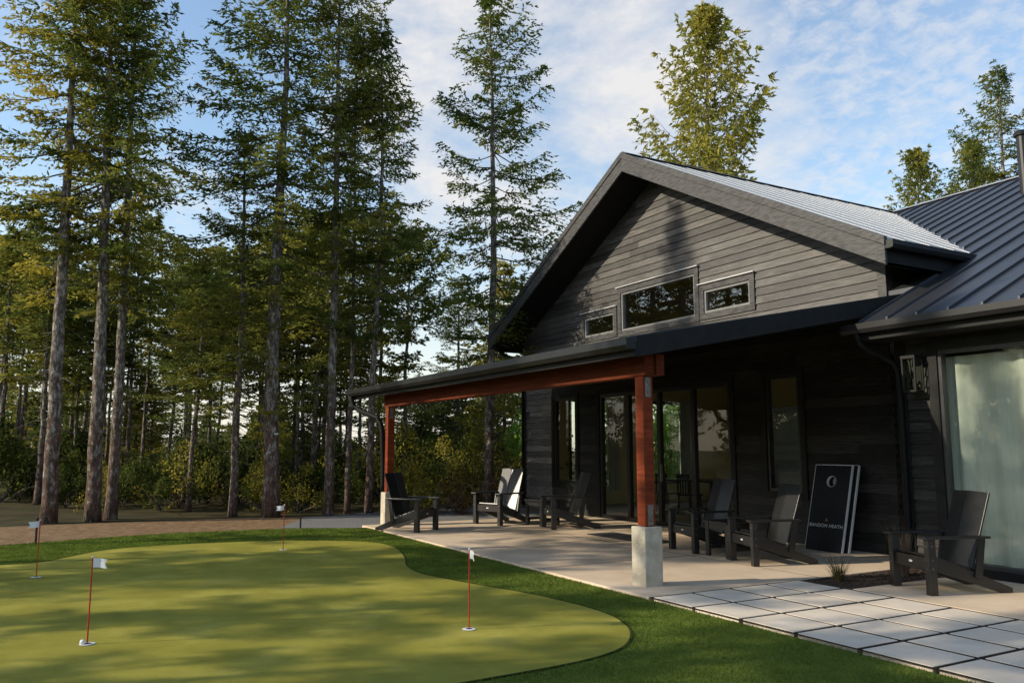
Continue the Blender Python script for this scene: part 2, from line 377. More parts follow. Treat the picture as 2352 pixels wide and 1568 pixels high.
def skin(y,x0,x1,z0,z1,ops):
    zs=sorted({z0,z1,*[o[2] for o in ops],*[o[3] for o in ops]})
    for a,c in zip(zs[:-1],zs[1:]):
        cur=x0
        for o in sorted(ops):
            if o[2]<=a+1e-5 and o[3]>=c-1e-5: mb.quad((cur,y,a),(o[0],y,a),(o[0],y,c),(cur,y,c)); cur=o[1]
        mb.quad((cur,y,a),(x1,y,a),(x1,y,c),(cur,y,c))
skin(YW+.12,XL+.12,XR-.12,.02,4.0,OP)
mb.build('interior_wall',MT['cream'],house)
mb=MB(); mb.quad((XL,YW+.2,4.4),(CX,YW+.2,7.3),(CX,19,7.3),(XL,19,4.4)); mb.quad((XR,YW+.2,4.4),(CX,YW+.2,7.3),(CX,19,7.3),(XR,19,4.4)); mb.build('interior_ceiling',MT['cream'],house)
MB().box(XL+.05,XR-.05,YW+.02,19,-.1,.015).build('interior_floor',MT['oak'],house)
mb=MB(); mb.box(WX+.1,8,13.5,13.6,0,3.1); mb.box(WX+.02,WX+.1,YG+.1,13.5,0,3.1); mb.box(WX+.1,8,YG+.12,13.5,3.1,3.15); mb.build('interior_wall',MT['cream'],house)
MB().box(WX+.1,8,YG+.02,13.5,-.1,.02).build('interior_floor',MT['oak'],house)
MB().box(7.9,8,YG+.1,27,0,3.3).box(-7,8,26.9,27,0,4.3).build('wall',MT['siding'],house)
def roof(name,pts,seams,t=.09,mt='roof',sh=.04,sw=.014):
    mb=MB(); mb.prism([(x,y,z-t) for x,y,z in pts],(0,0,t))
    for (a,b,w) in seams:
        w=Vector(w)*sw; a=Vector(a)+Vector((0,0,-.002)); b=Vector(b)+Vector((0,0,-.002))
        mb.prism([a-w,a+w,b+w,b-w],(0,0,sh))
    return mb.build(name,MT[mt],house)
RE=19.3; WE,WEZ=9.64,3.3; WS=(RZ-WEZ)/(RE-WE); YV=WE+(EZ-WEZ)/WS
def yv(x): return YV+(CX+HW-x)*(RE-YV)/HW
se=[]; y=YF+.45
while y<RE-.1:
    x1=CX+HW
    if y>YV: x1=CX+HW-(y-YV)*HW/(RE-YV)
    se.append(((CX+.05,y,RZ-.05*SL),(x1,y,RZ-(x1-CX)*SL),(0,1,0))); y+=.6
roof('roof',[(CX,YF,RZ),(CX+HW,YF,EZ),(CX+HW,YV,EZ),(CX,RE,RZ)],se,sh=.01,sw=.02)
se=[((CX-.05,YF+.35+.42*k,RZ-.05*SL),(CX-HW,YF+.35+.42*k,EZ),(0,1,0)) for k in range(21)]
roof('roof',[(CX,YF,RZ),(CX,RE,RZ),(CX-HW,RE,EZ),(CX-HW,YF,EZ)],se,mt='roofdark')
se=[]; x=-12.9
while x<8:
    y0=WE if x>-7.4 else (yv(x) if x<CX+HW-.01 else YW)
    se.append(((x,y0,WEZ+(y0-WE)*WS),(x,RE,RZ),(1,0,0))); x+=.43
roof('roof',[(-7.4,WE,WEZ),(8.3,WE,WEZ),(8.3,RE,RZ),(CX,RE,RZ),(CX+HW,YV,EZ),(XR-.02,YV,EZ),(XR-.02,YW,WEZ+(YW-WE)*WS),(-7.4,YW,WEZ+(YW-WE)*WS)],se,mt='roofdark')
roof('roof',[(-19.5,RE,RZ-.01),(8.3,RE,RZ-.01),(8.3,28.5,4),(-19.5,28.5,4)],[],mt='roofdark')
MB().prism([(CX-.16,YF-.02,RZ-.04),(CX,YF-.02,RZ+.045),(CX+.16,YF-.02,RZ-.04)],(0,RE-YF,0)).build('ridge_cap',MT['roofdark'],house)
MB().prism([(CX,RE-.16,RZ-.03),(CX,RE,RZ+.05),(CX,RE+.16,RZ-.03)],(22,0,0)).build('ridge_cap',MT['roof'],house)
for sgn in (-1,1):
    e=CX+sgn*(HW+.0)
    mb=MB(); mb.prism([(CX,YF-.04,RZ-.12),(e,YF-.04,EZ-.12),(e,YF-.04,EZ-.40),(CX,YF-.04,RZ-.40)],(0,.045,0)); mb.build('rake_board',MT['trim'],house)
    mb=MB(); mb.prism([(CX,YF-.06,RZ+.015),(e+sgn*.01,YF-.06,EZ+.015),(e+sgn*.01,YF-.06,EZ-.115),(CX,YF-.06,RZ-.115)],(0,.07,0)); mb.build('rake_trim',MT['trim'],house)
    ex=CX+sgn*(HW-.02)
    mb=MB(); mb.prism([(CX,YF+.01,RZ-.36),(ex,YF+.01,EZ-.36),(ex,YF+.01,EZ-.40),(CX,YF+.01,RZ-.40)],(0,(RE if sgn<0 else YV)-YF-.02,0)); mb.build('soffit',MT['soffit'],house)
    mb=MB(); mb.box(min(ex,ex-sgn*.03),max(ex,ex-sgn*.03),YF+.01,(RE if sgn<0 else YV),EZ-.40,EZ-.09); mb.build('fascia',MT['darktrim'],house)
def gutter(axis,a,b,c,z,h=.12,w=.13):
    mb=MB()
    prof=[(0,h),(0,.02),(.02,0),(w-.03,0),(w,.05),(w,h),(w-.012,h),(w-.012,.055),(.03,.012),(.012,.03),(.012,h)]
    if axis=='x': mb.prism([(a,c-p,z+q) for p,q in prof],(b-a,0,0))
    else: mb.prism([(c+p,a,z+q) for p,q in prof],(0,b-a,0))
    if axis=='x':
        for e in (a-.004,b): mb.box(e,e+.004,c-w,c,z+.01,z+h)
    else:
        for e in (a-.004,b): mb.box(c,c+w,e,e+.004,z+.01,z+h)
    return mb.build('gutter',MT['gutter'],house)
gutter('y',YF-.03,YV+.1,CX+HW,EZ-.17)
gutter('x',-7.52,8.3,WE,WEZ-.15,.13,.14)
MB().box(-7.35,8.3,WE,WE+.03,WEZ-.24,WEZ-.08).build('fascia',MT['darktrim'],house)
MB().box(-7.35,8.3,WE+.03,YG,WEZ-.24,WEZ-.2).build('soffit',MT['soffit'],house)
MB().box(XL-.03,XL+.11,YW-.035,YW+.0,0,4.25).build('corner_board',MT['trim'],house)
MB().box(XR-.12,XR+.03,YW-.035,YW,3.9,EZ-.1).box(XR,XR+.03,YW-.001,YW+.12,3.9,EZ-.1).build('corner_board',MT['trim'],house)
MB().box(WX-.03,WX+.12,YG-.035,YG,0,3.1).build('corner_board',MT['darktrim'],house)
PXL,PXR=-17.6,-7.4; PF,PZ=5.8,2.86; PS=(3.88-PZ)/(YW-PF)
mb=MB(); mb.prism([(PXL,PF,PZ-.05),(PXR,PF,PZ-.05),(PXR,YW,3.88-.05),(PXL,YW,3.88-.05)],(0,0,.05))
x=PXL+.2
while x<PXR:
    a=Vector((x,PF,PZ)); b=Vector((x,YW,3.88)); w=Vector((.012,0,0)); mb.prism([a-w,a+w,b+w,b-w],(0,0,.03)); x+=.43
mb.build('porch_roof',MT['roofdark'],house)
mb=MB(); mb.prism([(PXL+.04,PF+.03,PZ-.2),(PXR-.05,PF+.03,PZ-.2),(PXR-.05,YW-.02,3.88-.2),(PXL+.04,YW-.02,3.88-.2)],(0,0,.05)); mb.build('porch_ceiling',MT['soffit'],house)
MB().box(PXL,PXR,PF,PF+.03,PZ-.21,PZ-.052).build('fascia',MT['darktrim'],house)
for xx,s_ in ((PXR-.04,1),(PXL,1)):
    mb=MB(); mb.prism([(xx,PF+.031,PZ-.22),(xx,PF+.031,PZ+.02),(xx,YW-.02,3.88+.02),(xx,YW-.02,3.88-.22)],(.042,0,0)); mb.build('rake_board',MT['darktrim'],house)
gutter('x',PXL-.03,PXR+.02,PF,PZ-.14,.14,.14)
PY=6.2
MB().box(-16.45,-7.64,PY-.075,PY+.075,2.45,2.735).build('beam',MT['beam'],house,bevel=.006)
for px_ in (-16.25,-7.754):
    p=MB().box(px_-.075,px_+.075,PY-.075,PY+.075,.68,2.448).build('post',MT['cedar'],house,bevel=.006)
    MB().box(px_-.13,px_+.13,PY-.13,PY+.13,-.05,.675).build('plinth',MT['plinth'],p,bevel=.012)
    for z0,z1 in ((.69,.93),(2.2,2.44)):
        MB().box(px_+.0755,px_+.081,PY-.04,PY+.04,z0,z1).build('bracket',MT['steel'],p)
        for zz in (z0+.06,z1-.06): MB().tube([(px_+.08,PY,zz),(px_+.092,PY,zz)],.014,6).build('bolt',MT['steel'],p)
MB().box(-7.87,-7.6,PY+.078,PY+.2,2.46,2.72).build('beam_block',MT['beam'],house,bevel=.005)
def pipe(pts,r=.04,mt='downpipe'):
    P_=[Vector(p) for p in pts]; out=[]
    for i in range(len(P_)-1):
        a,b=P_[i],P_[i+1]; out+= [a.lerp(b,t) for t in (.0,.25,.5,.75)]
    out.append(P_[-1])
    for _ in range(3): out=[out[0]]+[(out[i-1]+out[i]*2+out[i+1])/4 for i in range(1,len(out)-1)]+[out[-1]]
    return MB().tube(out,r,10).build('downspout',MT[mt],house,smooth=True)
pipe([(-17.45,PF-.07,PZ-.14),(-17.4,PF-.05,2.5),(-17.0,5.9,2.34),(-16.6,6.0,2.26),(-16.4,6.08,2.1),(-16.4,6.12,1.2),(-16.4,6.12,.7)],.055)
pipe([(-7.3,WE-.08,WEZ-.15),(-7.28,WE-.05,2.98),(-7.2,9.9,2.85),(-7.1,10.08,2.75),(-7.08,10.12,2.5),(-7.08,10.12,1.2),(-7.08,10.12,.05)],.034)
pipe([(XL-.35,YF+.2,4.25),(XL-.3,YF+.3,4.1),(XL+.05,YW-.1,3.95),(XL+.08,YW-.1,3.5),(XL+.08,YW-.1,.1)],.04)
def window(x0,x1,z0,z1,Y,name='window',tr=.11,mull=(),cap=True,fm='trim',sash='frame',gl_='glass',fw=.055,bottom=True):
    mb=MB()
    mb.box(x0-tr,x0,Y-.045,Y+.12,z0-(tr if bottom else 0),z1+tr); mb.box(x1,x1+tr,Y-.045,Y+.12,z0-(tr if bottom else 0),z1+tr)
    mb.box(x0,x1,Y-.045,Y+.12,z1,z1+tr)
    if bottom: mb.box(x0,x1,Y-.045,Y+.12,z0-tr,z0)
    w=mb.build(name,MT[fm],house)
    s=MB(); s.box(x0,x0+fw,Y-.02,Y+.08,z0,z1); s.box(x1-fw,x1,Y-.02,Y+.08,z0,z1); s.box(x0+fw,x1-fw,Y-.02,Y+.08,z1-fw,z1); s.box(x0+fw,x1-fw,Y-.02,Y+.08,z0,z0+fw)
    for m in mull: s.box(m-.05,m+.05,Y-.018,Y+.078,z0+fw,z1-fw)
    s.build('sash',MT[sash],w)
    MB().quad((x0+fw,Y+.03,z0+fw),(x1-fw,Y+.03,z0+fw),(x1-fw,Y+.03,z1-fw),(x0+fw,Y+.03,z1-fw)).build('pane',MT[gl_],w)
    if cap: MB().box(x0-tr-.02,x1+tr+.02,Y-.085,Y-.001,z1+tr+.002,z1+tr+.022).build('drip_cap',MT['cap'],w)
    return w
for i,(a,b,c,dz) in enumerate(UP): window(a,b,c,dz,YW,tr=.12,sash='greyframe',gl_='glassup',fw=.045)
for i,(a,b,c,dz) in enumerate(OP):
    if i==1:
        w=window(a,b,c,dz,YW,'sliding_door',mull=(-14.45,-13.4,-12.35),cap=False,fm='darktrim',bottom=False,fw=.07)
        MB().box(-13.32,-13.29,YW-.07,YW-.02,.9,1.25).build('handle',MT['steel'],w)
    else: window(a,b,c,dz,YW,cap=False,fm='darktrim')
w=window(-6.55,-3.9,.1,2.88,YG,'sliding_door',tr=.13,mull=(-5.2,),cap=False,fm='darktrim',sash='doorframe',fw=.05,bottom=False)
MB().box(-6.6,-3.85,YG-.08,YG+.1,.0,.1).build('sill',MT['darktrim'],w)
for (a,b,c,dz) in SW:
    mb=MB(); mb.box(XL-.04,XL+.14,a-.05,a+.03,c-.05,dz+.05).box(XL-.04,XL+.14,b-.03,b+.05,c-.05,dz+.05).box(XL-.04,XL+.14,a+.03,b-.03,dz-.03,dz+.05).box(XL-.04,XL+.14,a+.03,b-.03,c-.05,c+.03)
    w=mb.build('window',MT['frame'],house)
    MB().quad((XL+.05,a+.03,c+.03),(XL+.05,b-.03,c+.03),(XL+.05,b-.03,dz-.03),(XL+.05,a+.03,dz-.03)).build('pane',MT['glass'],w)
def curtain(fn,n,z0,z1,label,cat='curtain'):
    mb=MB(); zs=[z0+(z1-z0)*k/6 for k in range(7)]
    for i in range(n):
        for k in range(6):
            mb.quad(fn(i/n,zs[k]),fn((i+1)/n,zs[k]),fn((i+1)/n,zs[k+1]),fn(i/n,zs[k+1]))
    o=mb.build('curtain',MT['curtain'],None,smooth=True); tag(o,label,cat); return o
def cf(t,z): return (-6.72+t*2.8, YG+.2+.014*math.sin(t*80+2.2*math.sin(t*11))+.012*math.sin(t*37+z*.3),z)
curtain(cf,300,.14,2.8,'pale full height curtain behind the right glass door')
def cf2(t,z): return (XL+.24+.03*math.sin(t*30), 13.65+t*.45,z)
curtain(cf2,30,.4,2.95,'pale curtain beside the nearer far side window indoors')
def cf3(t,z): return (XL+.24+.03*math.sin(t*30), 16.3+t*.5,z)
curtain(cf3,30,.4,2.95,'pale curtain beside the farther side window indoors')
def lantern(x,y,zb,s=1):
    mb=MB(); h=.38*s; w=.08*s
    mb.box(x-.05*s,x+.05*s,y-.02,y,zb+.1,zb+h)
    mb.box(x-w-.015,x+w+.015,y-.02-2*w-.02,y-.018,zb+h,zb+h+.04).box(x-w-.005,x+w+.005,y-.03-2*w,y-.025,zb-.025,zb)
    for sx in (-1,1):
        for yy in (y-.035,y-.025-2*w): mb.box(x+sx*w-.01,x+sx*w+.01,yy-.01,yy+.01,zb,zb+h)
    mb.tube([(x,y-.1,zb),(x,y-.1,zb+.16)],.02,8)
    o=mb.build('wall_lantern',MT['frame'],house)
    MB().box(x-w+.011,x+w-.011,y-.02-2*w+.005,y-.045,zb+.005,zb+h-.005).build('lantern_glass',MT['glass'],o)
lantern(-6.83,YG-.03,2.36,1.12)
MB().box(-7.75,-7.66,YW-.04,YW-.012,.45,.58).build('outlet_cover',MT['steel'],house)
mb=MB().tube([(-8.78,17,6.5),(-8.78,17,7.95)],.11,16).tube([(-8.78,17,7.95),(-8.78,17,8.0),(-8.78,17,8.05)],[.15,.16,.13],16); mb.build('flue',MT['gutter'],house,smooth=False)
# ------------------------------------------------------------------ patio furniture
def make_chair():
    r=empty('adirondack_chair',(0,0,0))
    def slope(y): return .385-.3*(y+.33)
    mb=MB()
    for k in range(4):
        y0=-.34+k*.125; m=Matrix.Translation((0,y0+.06,slope(y0+.06)+.014))@Matrix.Rotation(-math.atan(.3),4,'X'); mb.box(-.262,.262,-.058,.058,-.011,.011,m)
    mb.build('seat',MT['black'],r,bevel=.003)
    mb=MB()
    for sx in (-1,1):
        m=Matrix.Translation((0,.14,.27))@Matrix.Rotation(-math.radians(18.5),4,'X')@Matrix.Rotation(sx*math.radians(6),4,'Z')
        a,b=(.004,.275) if sx>0 else (-.275,-.004); mb.box(a,b,-.012,.012,0,.83,m)
    mb.build('backrest',MT['black'],r,bevel=.003)
    for sx in (-1,1):
        MB().box(min(sx*.25,sx*.375),max(sx*.25,sx*.375),-.43,.33,.575,.601).build('armrest',MT['black'],r,bevel=.005)
        MB().box(min(sx*.275,sx*.35),max(sx*.275,sx*.35),-.39,-.30,0,.574).build('front_leg',MT['black'],r,bevel=.004)
        mb=MB(); x=sx*.262
        mb.prism([(x,-.3,.405),(x,-.3,.25),(x,.48,0),(x,.61,0),(x,.61,.05)],(sx*.028,0,0)); mb.build('rear_leg',MT['black'],r,bevel=.003)
        mb=MB(); mb.prism([(x+sx*.029,.16,.17),(x+sx*.029,.24,.14),(x+sx*.029,.31,.574),(x+sx*.029,.24,.574)],(sx*.025,0,0)); mb.build('arm_support',MT['black'],r)
    MB().box(-.29,.29,.27,.30,.5,.56).build('back_rail',MT['black'],r)
    a=MB().box(-.274,.274,-.362,-.338,.25,.375).build('apron',MT['black'],r)
    mb=MB(); n=16; mb.prism([(.03*math.cos(2*PI*k/n),-.3625,.315+.012*math.sin(2*PI*k/n)) for k in range(n)],(0,-.002,0)); mb.build('badge',MT['print'],a)
    bl=MB()
    for sx in (-1,1):
        for z in (.27,.36,.5): bl.tube([(sx*.351,-.345,z),(sx*.353,-.345,z)],.009,8); bl.tube([(sx*.3125,-.391,z),(sx*.3125,-.393,z)],.007,8)
    bl.build('bolt',MT['steel'],r)
    return r
c0=make_chair(); used=[False]
def chair(x,y,fx,fy,label,s=1.04):
    o=c0 if not used[0] else copy_tree(c0); used[0]=True
    o.location=(x,y,.003); o.scale=(s,s,s); o.rotation_euler=(0,0,math.atan2(fx,-fy)); 
    tag(o,label,'chair','adirondack chairs on the patio')
chair(-15.02,6.2,.84,.55,'black slatted lounge chair beside the far porch post, back turned')
chair(-15.45,8.4,.38,-1,'black lounge chair whose backrest shines pale in the sun',1.08)
chair(-13.95,9.1,-.25,-1,'black lounge chair by the left glass door, nearer than the sunlit one')
chair(-9.88,9.02,-.15,-1,'black lounge chair behind the near porch post, in deep shade')
chair(-8.42,8.85,-.3,-1,'black lounge chair in front of the leaning game boards',1.02)
chair(-5.86,8.92,-.36,-.93,'black lounge chair before the curtained glass door, far right')
def make_table():
    r=empty('side_table',(0,0,0)); mb=MB()
    for k in range(4): mb.box(-.25,.25,-.25+k*.126,-.25+k*.126+.12,.45,.472)
    mb.build('tabletop',MT['black'],r,bevel=.003)
    for sx in (-1,1):
        for sy in (-1,1): MB().box(sx*.21-.035,sx*.21+.035,sy*.2-.02,sy*.2+.02,0,.449).build('leg',MT['black'],r,bevel=.003)
    MB().box(-.175,.175,-.21,-.19,.36,.449).box(-.175,.175,.19,.21,.36,.449).build('apron',MT['black'],r)
    MB().box(-.175,.175,-.018,.018,.1,.14).box(-.225,-.2,-.18,.18,.09,.14).box(.2,.225,-.18,.18,.09,.14).build('stretcher',MT['black'],r)
    return r
t0=make_table(); t0.location=(-9.12,8.85,.003); t0.scale=(1.1,)*3; t0.rotation_euler.z=-.1; tag(t0,'small black side table between the two near shaded chairs','side table','side tables on the patio')
t1=copy_tree(t0); t1.location=(-14.68,9.0,.003); t1.rotation_euler.z=.15; tag(t1,'small black side table beside the sunlit lounge chair','side table','side tables on the patio')
tag(MB().box(-12.7,-10.9,8.75,9.35,.004,.018).build('door_mat',MT['mat'],bevel=.004),'dark door mat on the patio before the glass doors','mat')
def game_board(loc,lean,label,text):
    r=empty('cornhole_board',loc,rx=lean); w,h=.34,1.36
    mb=MB(); n=40; cx,cz,R_=0,1.1,.085
    ring=[(cx+R_*math.cos(2*PI*k/n),cz+R_*math.sin(2*PI*k/n)) for k in range(n)]
    outer=[]
    for k in range(n):
        a=2*PI*k/n; dx,dz=math.cos(a),math.sin(a); ts=[]
        if abs(dx)>1e-6: ts.append((w if dx>0 else -w)/dx)
        if abs(dz)>1e-6: ts.append(((h-cz) if dz>0 else (-cz))/dz)
        t=min(t for t in ts if t>0); outer.append((dx*t,cz+dz*t))
    for k in range(n):
        q=(k+1)%n
        mb.quad((outer[k][0],0,outer[k][1]),(outer[q][0],0,outer[q][1]),(ring[q][0],0,ring[q][1]),(ring[k][0],0,ring[k][1]))
        if (abs(abs(outer[k][0])-w)<1e-6)!=(abs(abs(outer[q][0])-w)<1e-6):
            cxn=w if (outer[k][0]+outer[q][0])>0 else -w; czn=h if (outer[k][1]+outer[q][1])/2>cz else 0
            mb.quad((outer[k][0],0,outer[k][1]),(cxn,0,czn),(outer[q][0],0,outer[q][1]))
    mb.build('board_face',MT['boardblack'],r)
    MB().box(-w-.007,-w-.001,-.001,.045,0,h).box(w+.001,w+.009,-.001,.045,0,h).box(-w-.007,w+.009,-.001,.045,h+.001,h+.008).box(-w,w,.003,.045,0,.02).build('frame',MT['white'],r)
    mb=MB()
    for k in range(n):
        a=2*PI*k/n; b=2*PI*(k+1)/n
        mb.quad(*[(q*math.cos(c),-.002,cz+q*math.sin(c)) for q,c in ((R_,a),(R_,b),(R_+.005,b),(R_+.005,a))])
        mb.quad((R_*math.cos(a),-.002,cz+R_*math.sin(a)),(R_*math.cos(b),-.002,cz+R_*math.sin(b)),(R_*math.cos(b),.045,cz+R_*math.sin(b)),(R_*math.cos(a),.045,cz+R_*math.sin(a)))
    mb.build('hole_ring',MT['print'],r)
    if text:
        cu=bpy.data.curves.new('lettering','FONT'); cu.body='BANDON HEATH'; cu.size=.076; cu.align_x='CENTER'; cu.space_character=1.08
        to=bpy.data.objects.new('tmp_text',cu); COL.objects.link(to); bpy.context.view_layer.update()
        me=bpy.data.meshes.new_from_object(to.evaluated_get(bpy.context.evaluated_depsgraph_get())); bpy.data.objects.remove(to)
        me.transform(Matrix.Translation((.0,-.003,.37))@Matrix.Rotation(PI/2,4,'X'))
        me.materials.clear(); me.materials.append(MT['print']); me.name='lettering'
        lo=bpy.data.objects.new('lettering',me); COL.objects.link(lo); lo.parent=r
        mb=MB(); mb.box(-.02,-.011,-.004,-.002,.475,.495).box(-.0045,.0045,-.004,-.002,.475,.515).box(.011,.02,-.004,-.002,.475,.495).box(-.02,.02,-.0045,-.0042,.465,.474)
        mb.build('emblem',MT['emblem'],r)
    tag(r,label,'game board'); return r
game_board((-8.88,10.55,.003),-math.atan(.27),'front black bean bag game board with white lettering, leaning on the wall',True)
game_board((-8.82,10.63,.003),-math.atan(.265),'rear game board leaning behind the lettered one, only its white edge showing',False)
# ------------------------------------------------------------------ flagsticks
def flag(px,py,rz,label):
    x,y=G(px,py,-.02); r=empty('flagstick',(x,y,-.02),rz)
    MB().tube([(0,0,0),(0,0,.70)],.0065,8).build('pole',MT['red'],r)
    MB().tube([(0,0,.70),(0,0,.715)],.009,8).build('pole_cap',MT['white'],r)
    mb=MB(); nx=6
    def fp(t,z): return (.008+t*.125, .012*math.sin(t*5), .62+z*.075-.008*t)
    for i in range(nx):
        a,b=i/nx,(i+1)/nx
        if b>.84:
            mb.quad(fp(a,0),fp(b,0),fp(a,.5)); mb.quad(fp(a,.5),fp(b,1),fp(a,1))
        else: mb.quad(fp(a,0),fp(b,0),fp(b,1),fp(a,1))
    mb.build('flag',MT['flag'],r)
    mb=MB(); n=24
    for k in range(n):
        a=2*PI*k/n;b=2*PI*(k+1)/n
        mb.quad(*[(q*math.cos(c),q*math.sin(c),z) for q,c,z in ((.03,a,.006),(.03,b,.006),(.062,b,.003),(.062,a,.003))])
    c=mb.build('cup_rim',MT['white'],r)
    MB().quad(*[(.03*math.cos(2*PI*k/n),.03*math.sin(2*PI*k/n),.004) for k in range(n)]).build('cup_hole',MT['hole'],c)
    tag(r,label,'flag','flagsticks in the putting green'); return r
RXA=math.atan2(RX[1],RX[0])
flag(200,1478,RXA,'red flagstick with white flag nearest the left foreground')
flag(83,1325,RXA-2.3,'red flagstick at the far left edge of the green')
flag(650,1262,RXA-2.8,'red flagstick at the back of the green by the path light')
flag(1077,1444,RXA-1.1,'red flagstick nearest the patio in the right foreground')
bx_,by_=G(189,1480,-.02); mb=MB(); n=10
for i in range(n):
    for k in range(12):
        def q(i,k):
            th=PI*i/n; ph=2*PI*k/12; return (bx_+.022*math.sin(th)*math.cos(ph),by_+.022*math.sin(th)*math.sin(ph),.002+.022*math.cos(th))
        mb.quad(q(i,k),q(i+1,k),q(i+1,k+1),q(i,k+1))
tag(mb.build('golf_ball',MT['white'],smooth=True),'white golf ball beside the cup in the left foreground','golf ball')
for (px,py,hh,lab) in ((690,1209,.34,'slim black path light between the green and the gravel'),(82,1243,.42,'slim black path light behind the far left flag')):
    x,y=G(px,py); r=empty('path_light',(x,y,-.05)); MB().tube([(0,0,0),(0,0,hh)],.018,10).build('stem',MT['frame'],r); MB().tube([(0,0,hh),(0,0,hh+.02),(0,0,hh+.03)],[.026,.026,.012],12).build('cap',MT['frame'],r); tag(r,lab,'path light','path lights')
def dchair(x,y,rz,label):
    r=empty('dining_chair',(x,y,.02),rz); MB().box(-.22,.22,-.22,.22,.44,.48).build('seat',MT['frame'],r,bevel=.01)
    mb=MB(); 
    for k in range(5): mb.box(-.19+k*.09,-.16+k*.09,.19,.21,.48,.85)
    mb.box(-.22,.22,.185,.215,.85,.95).build('backrest',MT['frame'],r)
    for sx in (-1,1):
        for sy in (-1,1): MB().tube([(sx*.21,sy*.2,0),(sx*.18,sy*.17,.44)],.016,8).build('leg',MT['frame'],r)
    tag(r,label,'chair','dining chairs indoors')
r=empty('dining_table',(-15.6,14.2,.02)); MB().box(-.95,.95,-.5,.5,.74,.78).build('tabletop',MT['frame'],r)
for sx in (-1,1):
    for sy in (-1,1): MB().box(sx*.85-.03,sx*.85+.03,sy*.42-.03,sy*.42+.03,0,.739).build('leg',MT['frame'],r)
tag(r,'dark dining table seen inside through the glass doors','table')
dchair(-15.9,13.4,PI,'dining chair on the door side of the table, to its left'); dchair(-15.1,13.4,PI,'dining chair on the door side of the table, to its right'); dchair(-14.3,14.2,-PI/2,'dining chair at the near end of the indoor table')
def blades(name,x,y,n,h,sp,mat,label,cat='plant'):
    rg=np.random.default_rng(int(abs(x*100))); V=[]
    for i in range(n):
        a=rg.uniform(0,6.28); L=h*rg.uniform(.5,1.1); t=rg.uniform(.05,sp); d=np.array([math.cos(a),math.sin(a)]); b=d*rg.uniform(0,.07); s=np.array([-d[1],d[0]])*.003
        p=[np.r_[b+d*t*L*q**1.6,L*q] for q in (0,.4,.75,1)]; w=[1,.9,.6,.1]
        for k in range(3):
            V+= [p[k]-np.r_[s,0]*w[k],p[k]+np.r_[s,0]*w[k],p[k+1]+np.r_[s,0]*w[k+1],p[k+1]-np.r_[s,0]*w[k+1]]
    r=empty(name,(x,y,-.01)); o=bpy.data.objects.new('foliage',mesh_np('foliage',np.array(V),4,mat)); COL.objects.link(o); o.parent=r
    tag(r,label,cat)
blades('ornamental_grass',-6.85,8.4,150,.3,.9,MT['tuft'],'small green and rust tuft at the front of the planting bed')
blades('ornamental_grass',-6.75,9.5,170,.6,.4,MT['dry'],'taller dry brown tuft near the wall behind the corner chair')
